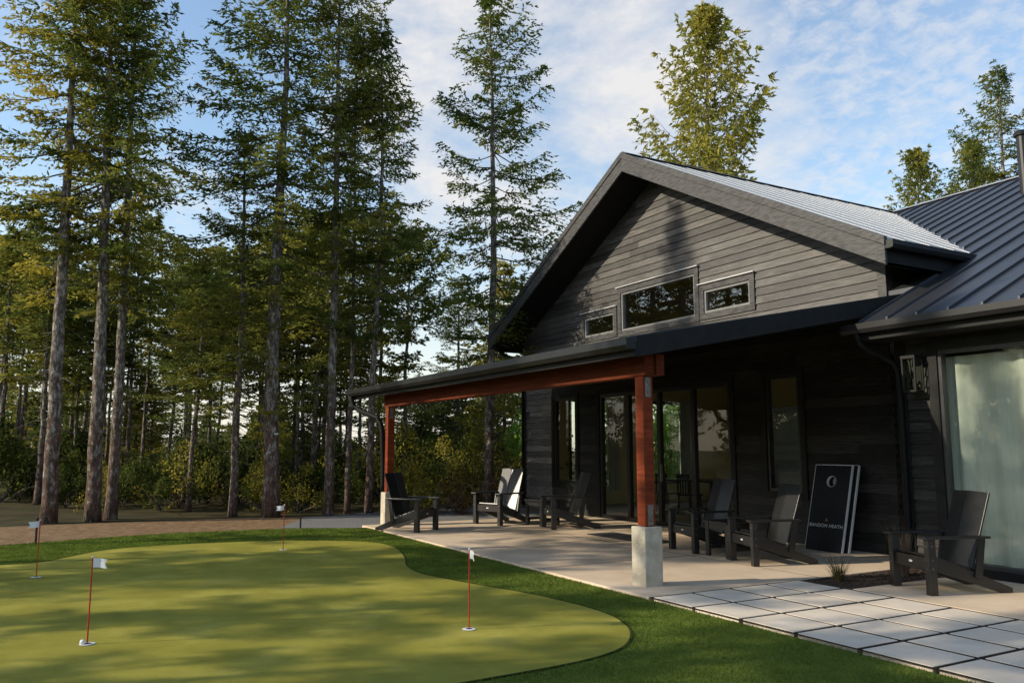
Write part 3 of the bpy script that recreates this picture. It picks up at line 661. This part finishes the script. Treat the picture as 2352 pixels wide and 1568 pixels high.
# ------------------------------------------------------------------ trees
def cards(P,D,L,W,rg):
    n=len(P); D=D/np.linalg.norm(D,axis=1,keepdims=True)
    rnd=rg.normal(0,1,(n,3)); rnd[:,2]+=1.1; S=np.cross(D,rnd); S/=np.linalg.norm(S,axis=1,keepdims=True)+1e-9
    L=L[:,None]; W=W[:,None]
    return np.stack([P,P+D*L*.45+S*W,P+D*L,P+D*L*.45-S*W],1).reshape(-1,3)
def conifer(seed,H,cb,R,nb,prof,mat,bark,clen=.125,latn=11,cpl=9,tr=.2,droop=-.3,dead=34,up=.7,var=(.3,1.3),asy=(.12,.32),lat=.4,wid=.19):
    rg=np.random.default_rng(seed)
    b1,b2,p1,p2=rg.normal(0,.05),rg.normal(0,.05),rg.uniform(0,6),rg.uniform(0,6)
    def c(z): return np.array([b1*math.sin(z*.45+p1)-b1*math.sin(p1), b2*math.sin(z*.4+p2)-b2*math.sin(p2), z])
    mt=MB(); zs=np.linspace(-.1,H,26)
    mt.tube([tuple(c(z)+np.array([rg.normal(0,.01),rg.normal(0,.01),0])) for z in zs],[max(.012,tr*(1-.92*(z/H))**.85*(1+.2*math.exp(-max(z,0)*3))) for z in zs],12)
    mw=MB(); PP=[];DD=[];LL=[];WW=[]
    Z=np.array([0,0,1.])
    phi0=rg.uniform(0,6.28); asym=rg.uniform(*asy)
    i=0; z=cb
    dz=(H-cb)/(nb/4.2)
    while z<H-.05:
        u=(z-cb)/(H-cb); ew=rg.normal(0,.08)
        for q in range(rg.integers(3,6)):
            zz=min(H-.02,z+rg.normal(0,.05)); i+=1
            phi=phi0+i*2.39996+rg.normal(0,.5); h=np.array([math.cos(phi),math.sin(phi),0]); sd=np.array([-h[1],h[0],0])
            r=R*prof(u)*rg.uniform(*var)*(1+asym*math.cos(phi-phi0))
            if u<.3 and rg.random()<.35: r*=.4
            r=max(r,.14)
            e=droop+(up-droop)*u**1.6+ew+rg.normal(0,.09); cv=rg.uniform(.05,.3)
            base=c(zz); wob=rg.normal(0,.08)
            nl=int(max(4,r*latn)); s=np.linspace(.1,1,nl)+rg.normal(0,.02,nl)
            s0=.25 if r>1 else .08
            s=s[s>s0]
            if len(s)<2: s=np.array([.6,1.])
            bp=base+h*(r*s)[:,None]+sd*(wob*r*s*s)[:,None]+Z*(r*(e*s+cv*s*s-.12*np.sin(s*3)))[:,None]
            pts=[tuple(base+h*r*q_+sd*wob*r*q_*q_+Z*r*(e*q_+cv*q_*q_-.12*math.sin(q_*3))) for q_ in (0,.33,.66,.95)]
            bw=.008+.008*r
            mw.tube(pts,[bw,bw*.7,bw*.4,bw*.15],4,False)
            for sg in (-1,1):
                Ls=(r*lat*(1.1-s)**.7+.14)*rg.uniform(.5,1.25,len(s))
                dr=h*.8+sd*sg*.72+Z*(-.08)
                nz=rg.normal(0,.2,(len(s),3)); nz[:,2]*=.6
                dr=dr[None,:]+nz
                dr/=np.linalg.norm(dr,axis=1,keepdims=True)
                for k in range(cpl):
                    t=(k+rg.random(len(s)))/cpl
                    p=bp+dr*(Ls*t)[:,None]; p[:,2]-=.2*(Ls*t)**1.2
                    j=rg.normal(0,.5,(len(s),3)); j[:,2]*=.8
                    PP.append(p); DD.append(dr+j-Z*.14); LL.append(clen*rg.uniform(.5,1.3,len(s))); WW.append(clen*wid*rg.uniform(.6,1.3,len(s)))
            PP.append(bp); DD.append(h[None,:]+rg.normal(0,.35,(len(s),3))); LL.append(np.full(len(s),clen)); WW.append(np.full(len(s),clen*.2))
        z+=dz*rg.uniform(.5,1.5)*(1.2-.7*u)
    for i in range(dead):
        z=rg.uniform(H*.12,cb+1.5); phi=rg.uniform(0,6.28); r=rg.uniform(.2,1.0)*min(1,R*.7); h=np.array([math.cos(phi),math.sin(phi),0])
        e=rg.uniform(-.45,.15); b=c(z); mw.tube([tuple(b),tuple(b+h*r*.5+Z*r*e*.5),tuple(b+h*r+Z*r*(e+rg.uniform(-.2,.25)))],[.011,.007,.003],4,False)
    V=cards(np.concatenate(PP),np.concatenate(DD),np.concatenate(LL),np.concatenate(WW),rg)
    def me_of(mb,name,mat,sm):
        me=bpy.data.meshes.new(name); me.from_pydata(mb.v,[],mb.f); me.materials.append(mat)
        for p in me.polygons: p.use_smooth=sm
        return me
    return dict(H=H,parts=[('trunk',me_of(mt,'trunk',bark,True)),('branches',me_of(mw,'branches',MT['twig'],False)),('crown',mesh_np('crown',V,4,mat))])
pf1=lambda u:(1-u)**.6*min(1,.5+u/.25)
pf2=lambda u:(1-u)**.75*min(1,.6+u/.1)+.03
pf3=lambda u:max(.05,math.sin(PI*min(1,.15+u*.85))**.7)
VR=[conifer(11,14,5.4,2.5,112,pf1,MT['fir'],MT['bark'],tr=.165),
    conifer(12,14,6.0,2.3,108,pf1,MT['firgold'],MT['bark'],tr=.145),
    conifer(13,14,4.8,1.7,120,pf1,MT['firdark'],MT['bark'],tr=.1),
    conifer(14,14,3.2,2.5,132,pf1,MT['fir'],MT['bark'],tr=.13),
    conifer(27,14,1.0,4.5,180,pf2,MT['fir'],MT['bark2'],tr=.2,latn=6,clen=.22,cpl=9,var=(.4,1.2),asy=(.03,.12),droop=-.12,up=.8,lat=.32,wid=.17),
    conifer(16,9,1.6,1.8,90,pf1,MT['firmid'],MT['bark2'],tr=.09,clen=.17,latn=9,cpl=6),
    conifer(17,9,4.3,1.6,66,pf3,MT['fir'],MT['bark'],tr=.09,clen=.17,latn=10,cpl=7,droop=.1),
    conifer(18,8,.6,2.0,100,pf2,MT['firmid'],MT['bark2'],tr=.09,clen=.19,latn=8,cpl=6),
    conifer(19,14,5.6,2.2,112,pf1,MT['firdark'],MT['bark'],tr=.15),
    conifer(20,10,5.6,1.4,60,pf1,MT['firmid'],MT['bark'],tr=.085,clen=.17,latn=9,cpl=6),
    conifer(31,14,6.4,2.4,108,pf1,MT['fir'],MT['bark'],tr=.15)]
def tree(v,x,y,sxy,sz,rz,label,group=None,name='conifer_tree',lean=0):
    V=VR[v]; r=empty(name,(x,y,-.06),rz); r.scale=(sxy,sxy,sz)
    r.rotation_euler=(Matrix.Rotation(lean,3,Vector((-FX[0],-FX[1],0)))@Matrix.Rotation(rz,3,'Z')).to_euler()
    for nm,me in V['parts']:
        o=bpy.data.objects.new(nm,me); COL.objects.link(o); o.parent=r
    tag(r,label,'tree',group); return r
def tp(v,px,D,topy,w,label,group=None,rz=None,lean=0):
    x,y=pos_at(px,D); H=top_z(topy,D); sz=H/VR[v]['H']
    return tree(v,x,y,w,sz,random.uniform(0,6.28) if rz is None else rz,label,group,lean=lean)
tp(1,124,18.2,-190,1.15,'tall pale trunked conifer, leftmost of the big front row',lean=.022)
tp(10,224,18.7,-130,1.1,'tall conifer with thick mottled trunk, second from the left',lean=.03)
tp(0,264,19.2,-60,.8,'slimmer leaning conifer just right of the thick mottled trunk',lean=.008)
tp(2,440,21.5,590,.8,'thin young conifer between the left trio and the big trunk')
tp(3,541,20.0,290,.8,'mid height dark conifer left of the widest trunk',lean=.012)
tp(0,628,19.7,-110,1.2,'broad crowned conifer with the widest reddish trunk',lean=.012)
tp(8,758,20.2,-160,.85,'tall conifer just right of the widest trunk',lean=.006)
tp(2,800,20.8,60,.75,'slender conifer with thin straight trunk, behind the tall pair')
tp(2,850,20.9,45,1.0,'narrow topped conifer at the left end of the porch')
tp(3,1122,22.1,-30,1.05,'tall open conifer standing beside the left side of the house')
tp(6,932,27,520,1.0,'small topped pine in the gap left of the house')
tp(6,720,26,500,1.25,'yellowish bushy pine behind the tall pair')
tp(5,868,27,480,1.0,'dark green pine behind the narrow topped conifer')
tp(5,1160,30,600,1.1,'soft conifer behind the tall open one by the house')
tp(3,1050,31,640,.8,'pale thin conifer left of the tall open one')
tp(4,1655,34,20,1.15,'lone large conifer rising behind the gable roof')
tp(4,2150,40,345,.85,'small conifer above the right hand roof ridge, nearer the gable')
tp(4,2285,42,325,.8,'small conifer above the right hand roof, next to the flue')
tp(3,2362,36,150,1.3,'tall sparse conifer cut by the right edge of the photo')
rr=random.Random(5)
labs={5:'dark mid height fir in the dense wood behind the front row',6:'bare stemmed bushy topped pine in the dense wood',7:'low dense fir branching to the ground in the wood',2:'narrow dark conifer in the dense wood',3:'taller loose conifer in the dense wood',9:'slim straight trunked conifer with a high crown in the dense wood'}
for i in range(48):
    px=-150+ (i*990/48)+rr.uniform(-25,25); D=rr.uniform(23.5,36)
    v=rr.choice([5,6,9,9,9,9,6,2,9,7]); t=rr.uniform(480,720)
    if v==7: t=rr.uniform(740,890)
    if px>780: t=max(t,rr.uniform(720,850))
    tp(v,px,D,t,rr.uniform(.85,1.2)*(.8 if v in(2,3) else 1),labs[v],'trees of the dense wood')
for i in range(9):
    px=900+i*40+rr.uniform(-10,10); tp(rr.choice([5,7]),px,rr.uniform(30,40),rr.uniform(800,910),rr.uniform(.7,1),'low conifer far behind the gravel path','low trees left of the house')
for i in range(7):
    tree(5,-32+i*3.2,32+rr.uniform(-1,3),1.3,1.0,i*1.1,'conifer behind the house seen through its windows','trees behind the house')
# trees on the near side: n across the light, t along it
LX,LY=.287,.958
for i,(n_,t_,v,s,sz) in enumerate([(13.2,-13,8,.85,.95),(12.4,-18,1,.9,1.1),(11.5,-13.5,3,.55,.95),(11.4,-21,0,.6,1.1),(8.75,-13,2,.62,1.0),(8.65,-18,2,.75,1.1),(6.4,-14,3,.6,1.0),(6.0,-18,0,.6,1.1),(4.7,-14.5,1,.85,1.0),(3.2,-14,8,.9,1.0),(1.6,-17,0,.9,1.0),(15.35,-14,2,.75,1.2),(-.2,-15,3,.9,1.),(-2.7,-16,8,1.1,1.)]):
    tree(v,-LY*n_+LX*t_,LX*n_+LY*t_,s,sz,i*1.3,'tall conifer on the near side of the putting green','trees on the near side')
rg=np.random.default_rng(9); n=36000
px=rg.uniform(-500,1300,n); D=rg.uniform(38,62,n); lat=(px-1176)/1876*D
hz=(2.7+1.5*np.sin(px*.013)+1.1*np.sin(px*.041+1)+.8*np.sin(px*.11))*np.where(px>830,.75,np.where(px>430,.75,1.25))
z=rg.random(n)**1.1*np.maximum(hz,.8)*D/48
P=np.c_[FX[0]*D+RX[0]*lat,FX[1]*D+RX[1]*lat,z]
Dd=rg.normal(0,1,(n,3)); V=cards(P,Dd,rg.uniform(.3,.6,n),rg.uniform(.08,.17,n),rg)
o=bpy.data.objects.new('distant_forest',mesh_np('distant_forest',V,4,MT['shrubg'])); COL.objects.link(o); tag(o,'dark mass of the distant wood behind the trunks','forest',kind='stuff')
n=26000; x=rg.uniform(-60,25,n); y=rg.uniform(-46,-34,n); z=rg.random(n)*(7+2.5*np.sin(x*.35)+1.5*np.sin(x*.9))
V=cards(np.c_[x,y,z],rg.normal(0,1,(n,3)),rg.uniform(.5,.9,n),rg.uniform(.15,.28,n),rg)
o=bpy.data.objects.new('facing_forest',mesh_np('facing_forest',V,4,MT['firdark'])); COL.objects.link(o); tag(o,'wood across the lawn, seen mirrored in the house windows','forest',kind='stuff')
# shrubs
def shrubmesh(seed,mat,n,leaf,twm,bare=False):
    rg=np.random.default_rng(seed); K=13; cs=rg.normal(0,1,(K,3))*np.array([.5,.5,.36])+np.array([0,0,.6]); cs[:,2]=np.clip(cs[:,2],.12,1.5)
    k=rg.integers(0,K,n); d=rg.normal(0,1,(n,3)); d/=np.linalg.norm(d,axis=1,keepdims=True)
    rad=rg.uniform(.12,.34,K)[k]
    P=cs[k]+d*(rad*rg.random(n)**.4*1.2)[:,None]; P[:,2]=np.abs(P[:,2])
    V=cards(P,d+rg.normal(0,.6,(n,3)),rg.uniform(.6,1.2,n)*leaf,rg.uniform(.3,.45,n)*leaf,rg)
    tw=MB()
    for j in range(18 if bare else 16):
        e=cs[rg.integers(0,K)]+rg.normal(0,.25 if bare else .18,3); e[2]=max(.2,e[2]+(.15 if bare else .1)); m=e*.5+rg.normal(0,.09,3)
        tw.tube([(0,0,0),tuple(m),tuple(e)],[.012,.007,.002],5,False)
        for q in range(3 if bare else 1):
            f=m+(e-m)*rg.random(); g=f+rg.normal(0,.15,3); tw.tube([tuple(f),tuple(g)],[.005,.002],4,False)
    me=bpy.data.meshes.new('stems'); me.from_pydata(tw.v,[],tw.f); me.materials.append(twm)
    return [('stems',me),('foliage',mesh_np('foliage',V,4,mat))]
SH=dict(g=shrubmesh(1,MT['shrubg'],2600,.075,MT['twig']),g2=shrubmesh(2,MT['shrubg'],2000,.1,MT['twig']),y=shrubmesh(3,MT['shruby'],1500,.065,MT['twig']),r=shrubmesh(4,MT['shrubr'],1100,.065,MT['twig']),b=shrubmesh(5,MT['shrubr'],380,.06,MT['paletwig'],True),l=shrubmesh(6,MT['shrubl'],2200,.09,MT['twig']))
def shrubw(k,x,y,s,label,group=None,sz=1):
    r=empty('shrub',(x,y,-.06),rr.uniform(0,6.28)); r.scale=(s,s,s*sz)
    for nm,me in SH[k]:
        o=bpy.data.objects.new(nm,me); COL.objects.link(o); o.parent=r
    tag(r,label,'shrub',group)
def shrub(k,px,D,s,label,group=None,sz=1):
    x,y=pos_at(px,D); shrubw(k,x,y,s,label,group,sz)
shrub('y',690,21.2,.85,'bright yellow green shrub right of the widest trunk')
shrub('g',740,22,1.1,'rounded dark shrub behind the bright yellow one')
shrub('y',980,20.9,.75,'yellowish shrub at the gravel edge behind the far post')
shrub('b',1003,21.0,.8,'bare bleached twiggy shrub at the gravel edge')
shrub('r',1052,20.8,.7,'rusty red shrub left of the tall trunk by the house')
shrub('b',1135,22.8,.95,'tangle of grey dead twigs around the trunk by the house')
shrub('r',1165,22.6,.9,'reddish shrub against the corner of the house')
shrub('y',1045,24,1.2,'tall yellow green shrub behind the rusty red one')
for i in range(44):
    px=-120+i*29+rr.uniform(-14,14); D=rr.uniform(21.5,29)
    if px>940: D=rr.uniform(22.8,27)
    shrub(rr.choice(['g','g2','g','y','y' if px>500 else 'g']),px,D,rr.uniform(.7,1.5),'dense leafy shrub in the dark undergrowth of the wood','shrubs of the undergrowth',rr.uniform(.8,1.6))
for i in range(6):
    shrubw('l',-23.5+rr.uniform(-1,1),14.6+i*2,1.7,'sunlit green shrub outside the far side windows','shrubs beyond the side windows',1.6)
x,y=pos_at(633,19.7-.21); o=MB().box(-.045,.045,-.006,.006,-.022,.022).build('trunk_plate',MT['plate']); o.location=(x,y,1.92); o.rotation_euler.z=math.atan2(RX[1],RX[0]); tag(o,'small white plate fixed on the widest trunk','sign')
# ------------------------------------------------------------------ light, sky, camera
az=math.atan2(1.0,.3)
el=math.radians(25.6)
dv=Vector((math.cos(az)*math.cos(el),math.sin(az)*math.cos(el),-math.sin(el)))
sl=bpy.data.lights.new('sun','SUN'); sl.energy=5; sl.angle=math.radians(.5); sl.color=(1,.89,.7)
so=bpy.data.objects.new('sun',sl); COL.objects.link(so); so.rotation_euler=dv.to_track_quat('-Z','Y').to_euler(); so.location=(-10,-20,30)
w=bpy.data.worlds.new('World'); SC.world=w; w.use_nodes=True; nt=w.node_tree; nt.nodes.clear()
out=nt.nodes.new('ShaderNodeOutputWorld')
sky=nt.nodes.new('ShaderNodeTexSky'); sky.sky_type='NISHITA'; sky.sun_disc=False; sky.sun_elevation=el
sky.sun_rotation=math.atan2(-dv.x,-dv.y); sky.air_density=1.2; sky.dust_density=.5; sky.ozone_density=1.5
b1=N(nt,'ShaderNodeBackground',Strength=.15)
mu=N(nt,'ShaderNodeMix',_data_type='RGBA',_blend_type='MULTIPLY'); mu.inputs[0].default_value=1; mu.inputs[7].default_value=(1.5,1.5,1.5,1)
nt.links.new(sky.outputs[0],mu.inputs[6]); nt.links.new(mu.outputs[2],b1.inputs[0])
b2=N(nt,'ShaderNodeBackground',Strength=.9); b2.inputs[0].default_value=(.98,.96,.95,1)
tc=nt.nodes.new('ShaderNodeTexCoord'); sp=nt.nodes.new('ShaderNodeSeparateXYZ'); nt.links.new(tc.outputs['Generated'],sp.inputs[0])
ma=N(nt,'ShaderNodeMath',_operation='MAXIMUM'); ma.inputs[1].default_value=0; nt.links.new(sp.outputs[2],ma.inputs[0])
ad=N(nt,'ShaderNodeMath',_operation='ADD'); ad.inputs[1].default_value=.22; nt.links.new(ma.outputs[0],ad.inputs[0])
vd=N(nt,'ShaderNodeVectorMath',_operation='DIVIDE'); nt.links.new(tc.outputs['Generated'],vd.inputs[0]); cb=nt.nodes.new('ShaderNodeCombineXYZ'); 
for k in range(3): nt.links.new(ad.outputs[0],cb.inputs[k])
nt.links.new(cb.outputs[0],vd.inputs[1])
n1=N(nt,'ShaderNodeTexNoise',Scale=1.9,Detail=9,Roughness=.6,Distortion=.4); nt.links.new(vd.outputs[0],n1.inputs['Vector'])
n2=N(nt,'ShaderNodeTexNoise',Scale=22,Detail=5,Roughness=.6,Distortion=.3); nt.links.new(vd.outputs[0],n2.inputs['Vector'])
c0v=Vector(ray(1290,230)[:3]).normalized()
dt=N(nt,'ShaderNodeVectorMath',_operation='DOT_PRODUCT'); dt.inputs[1].default_value=c0v; nt.links.new(tc.outputs['Generated'],dt.inputs[0])
mr=N(nt,'ShaderNodeMapRange'); mr.inputs[1].default_value=.95; mr.inputs[2].default_value=1.0; mr.inputs[3].default_value=-.05; mr.inputs[4].default_value=.16; nt.links.new(dt.outputs['Value'],mr.inputs[0])
r1v=Vector(ray(2000,280)[:3]).normalized()
dt2=N(nt,'ShaderNodeVectorMath',_operation='DOT_PRODUCT'); dt2.inputs[1].default_value=r1v; nt.links.new(tc.outputs['Generated'],dt2.inputs[0])
mr2=N(nt,'ShaderNodeMapRange'); mr2.inputs[1].default_value=.86; mr2.inputs[2].default_value=.97; mr2.inputs[3].default_value=0; mr2.inputs[4].default_value=.5; nt.links.new(dt2.outputs['Value'],mr2.inputs[0])
rip=N(nt,'ShaderNodeMath',_operation='MULTIPLY_ADD'); rip.inputs[1].default_value=.16; nt.links.new(n2.outputs['Fac'],rip.inputs[0])
s1=N(nt,'ShaderNodeMath',_operation='ADD'); nt.links.new(n1.outputs['Fac'],s1.inputs[0]); nt.links.new(mr.outputs[0],s1.inputs[1]); nt.links.new(s1.outputs[0],rip.inputs[2])
rA=ramp(nt,[(.56,0),(.8,.95)]); nt.links.new(rip.outputs[0],rA.inputs[0])
rB=ramp(nt,[(.4,.12),(.64,1)]); nt.links.new(n2.outputs['Fac'],rB.inputs[0])
mm=N(nt,'ShaderNodeMath',_operation='MULTIPLY'); nt.links.new(rB.outputs[0],mm.inputs[0]); nt.links.new(mr2.outputs[0],mm.inputs[1])
s2=N(nt,'ShaderNodeMath',_operation='MAXIMUM'); nt.links.new(rA.outputs[0],s2.inputs[0]); nt.links.new(mm.outputs[0],s2.inputs[1])
hzr=N(nt,'ShaderNodeMapRange'); hzr.inputs[1].default_value=0; hzr.inputs[2].default_value=.32; hzr.inputs[3].default_value=.75; hzr.inputs[4].default_value=0; nt.links.new(sp.outputs[2],hzr.inputs[0])
s3=N(nt,'ShaderNodeMath',_operation='MAXIMUM'); nt.links.new(s2.outputs[0],s3.inputs[0]); nt.links.new(hzr.outputs[0],s3.inputs[1])
mx=nt.nodes.new('ShaderNodeMixShader'); nt.links.new(s3.outputs[0],mx.inputs[0]); nt.links.new(b1.outputs[0],mx.inputs[1]); nt.links.new(b2.outputs[0],mx.inputs[2]); nt.links.new(mx.outputs[0],out.inputs[0])
cam=bpy.data.cameras.new('camera'); cam.sensor_width=36; cam.lens=36*1860/2352; cam.clip_end=2000; cam.clip_start=.05
co=bpy.data.objects.new('camera',cam); COL.objects.link(co); co.location=(0,0,CH)
co.rotation_euler=Vector((FX[0]*CP,FX[1]*CP,SP)).to_track_quat('-Z','Y').to_euler()
SC.camera=co
SC.view_settings.view_transform='Standard'; SC.view_settings.look='None'; SC.view_settings.exposure=0
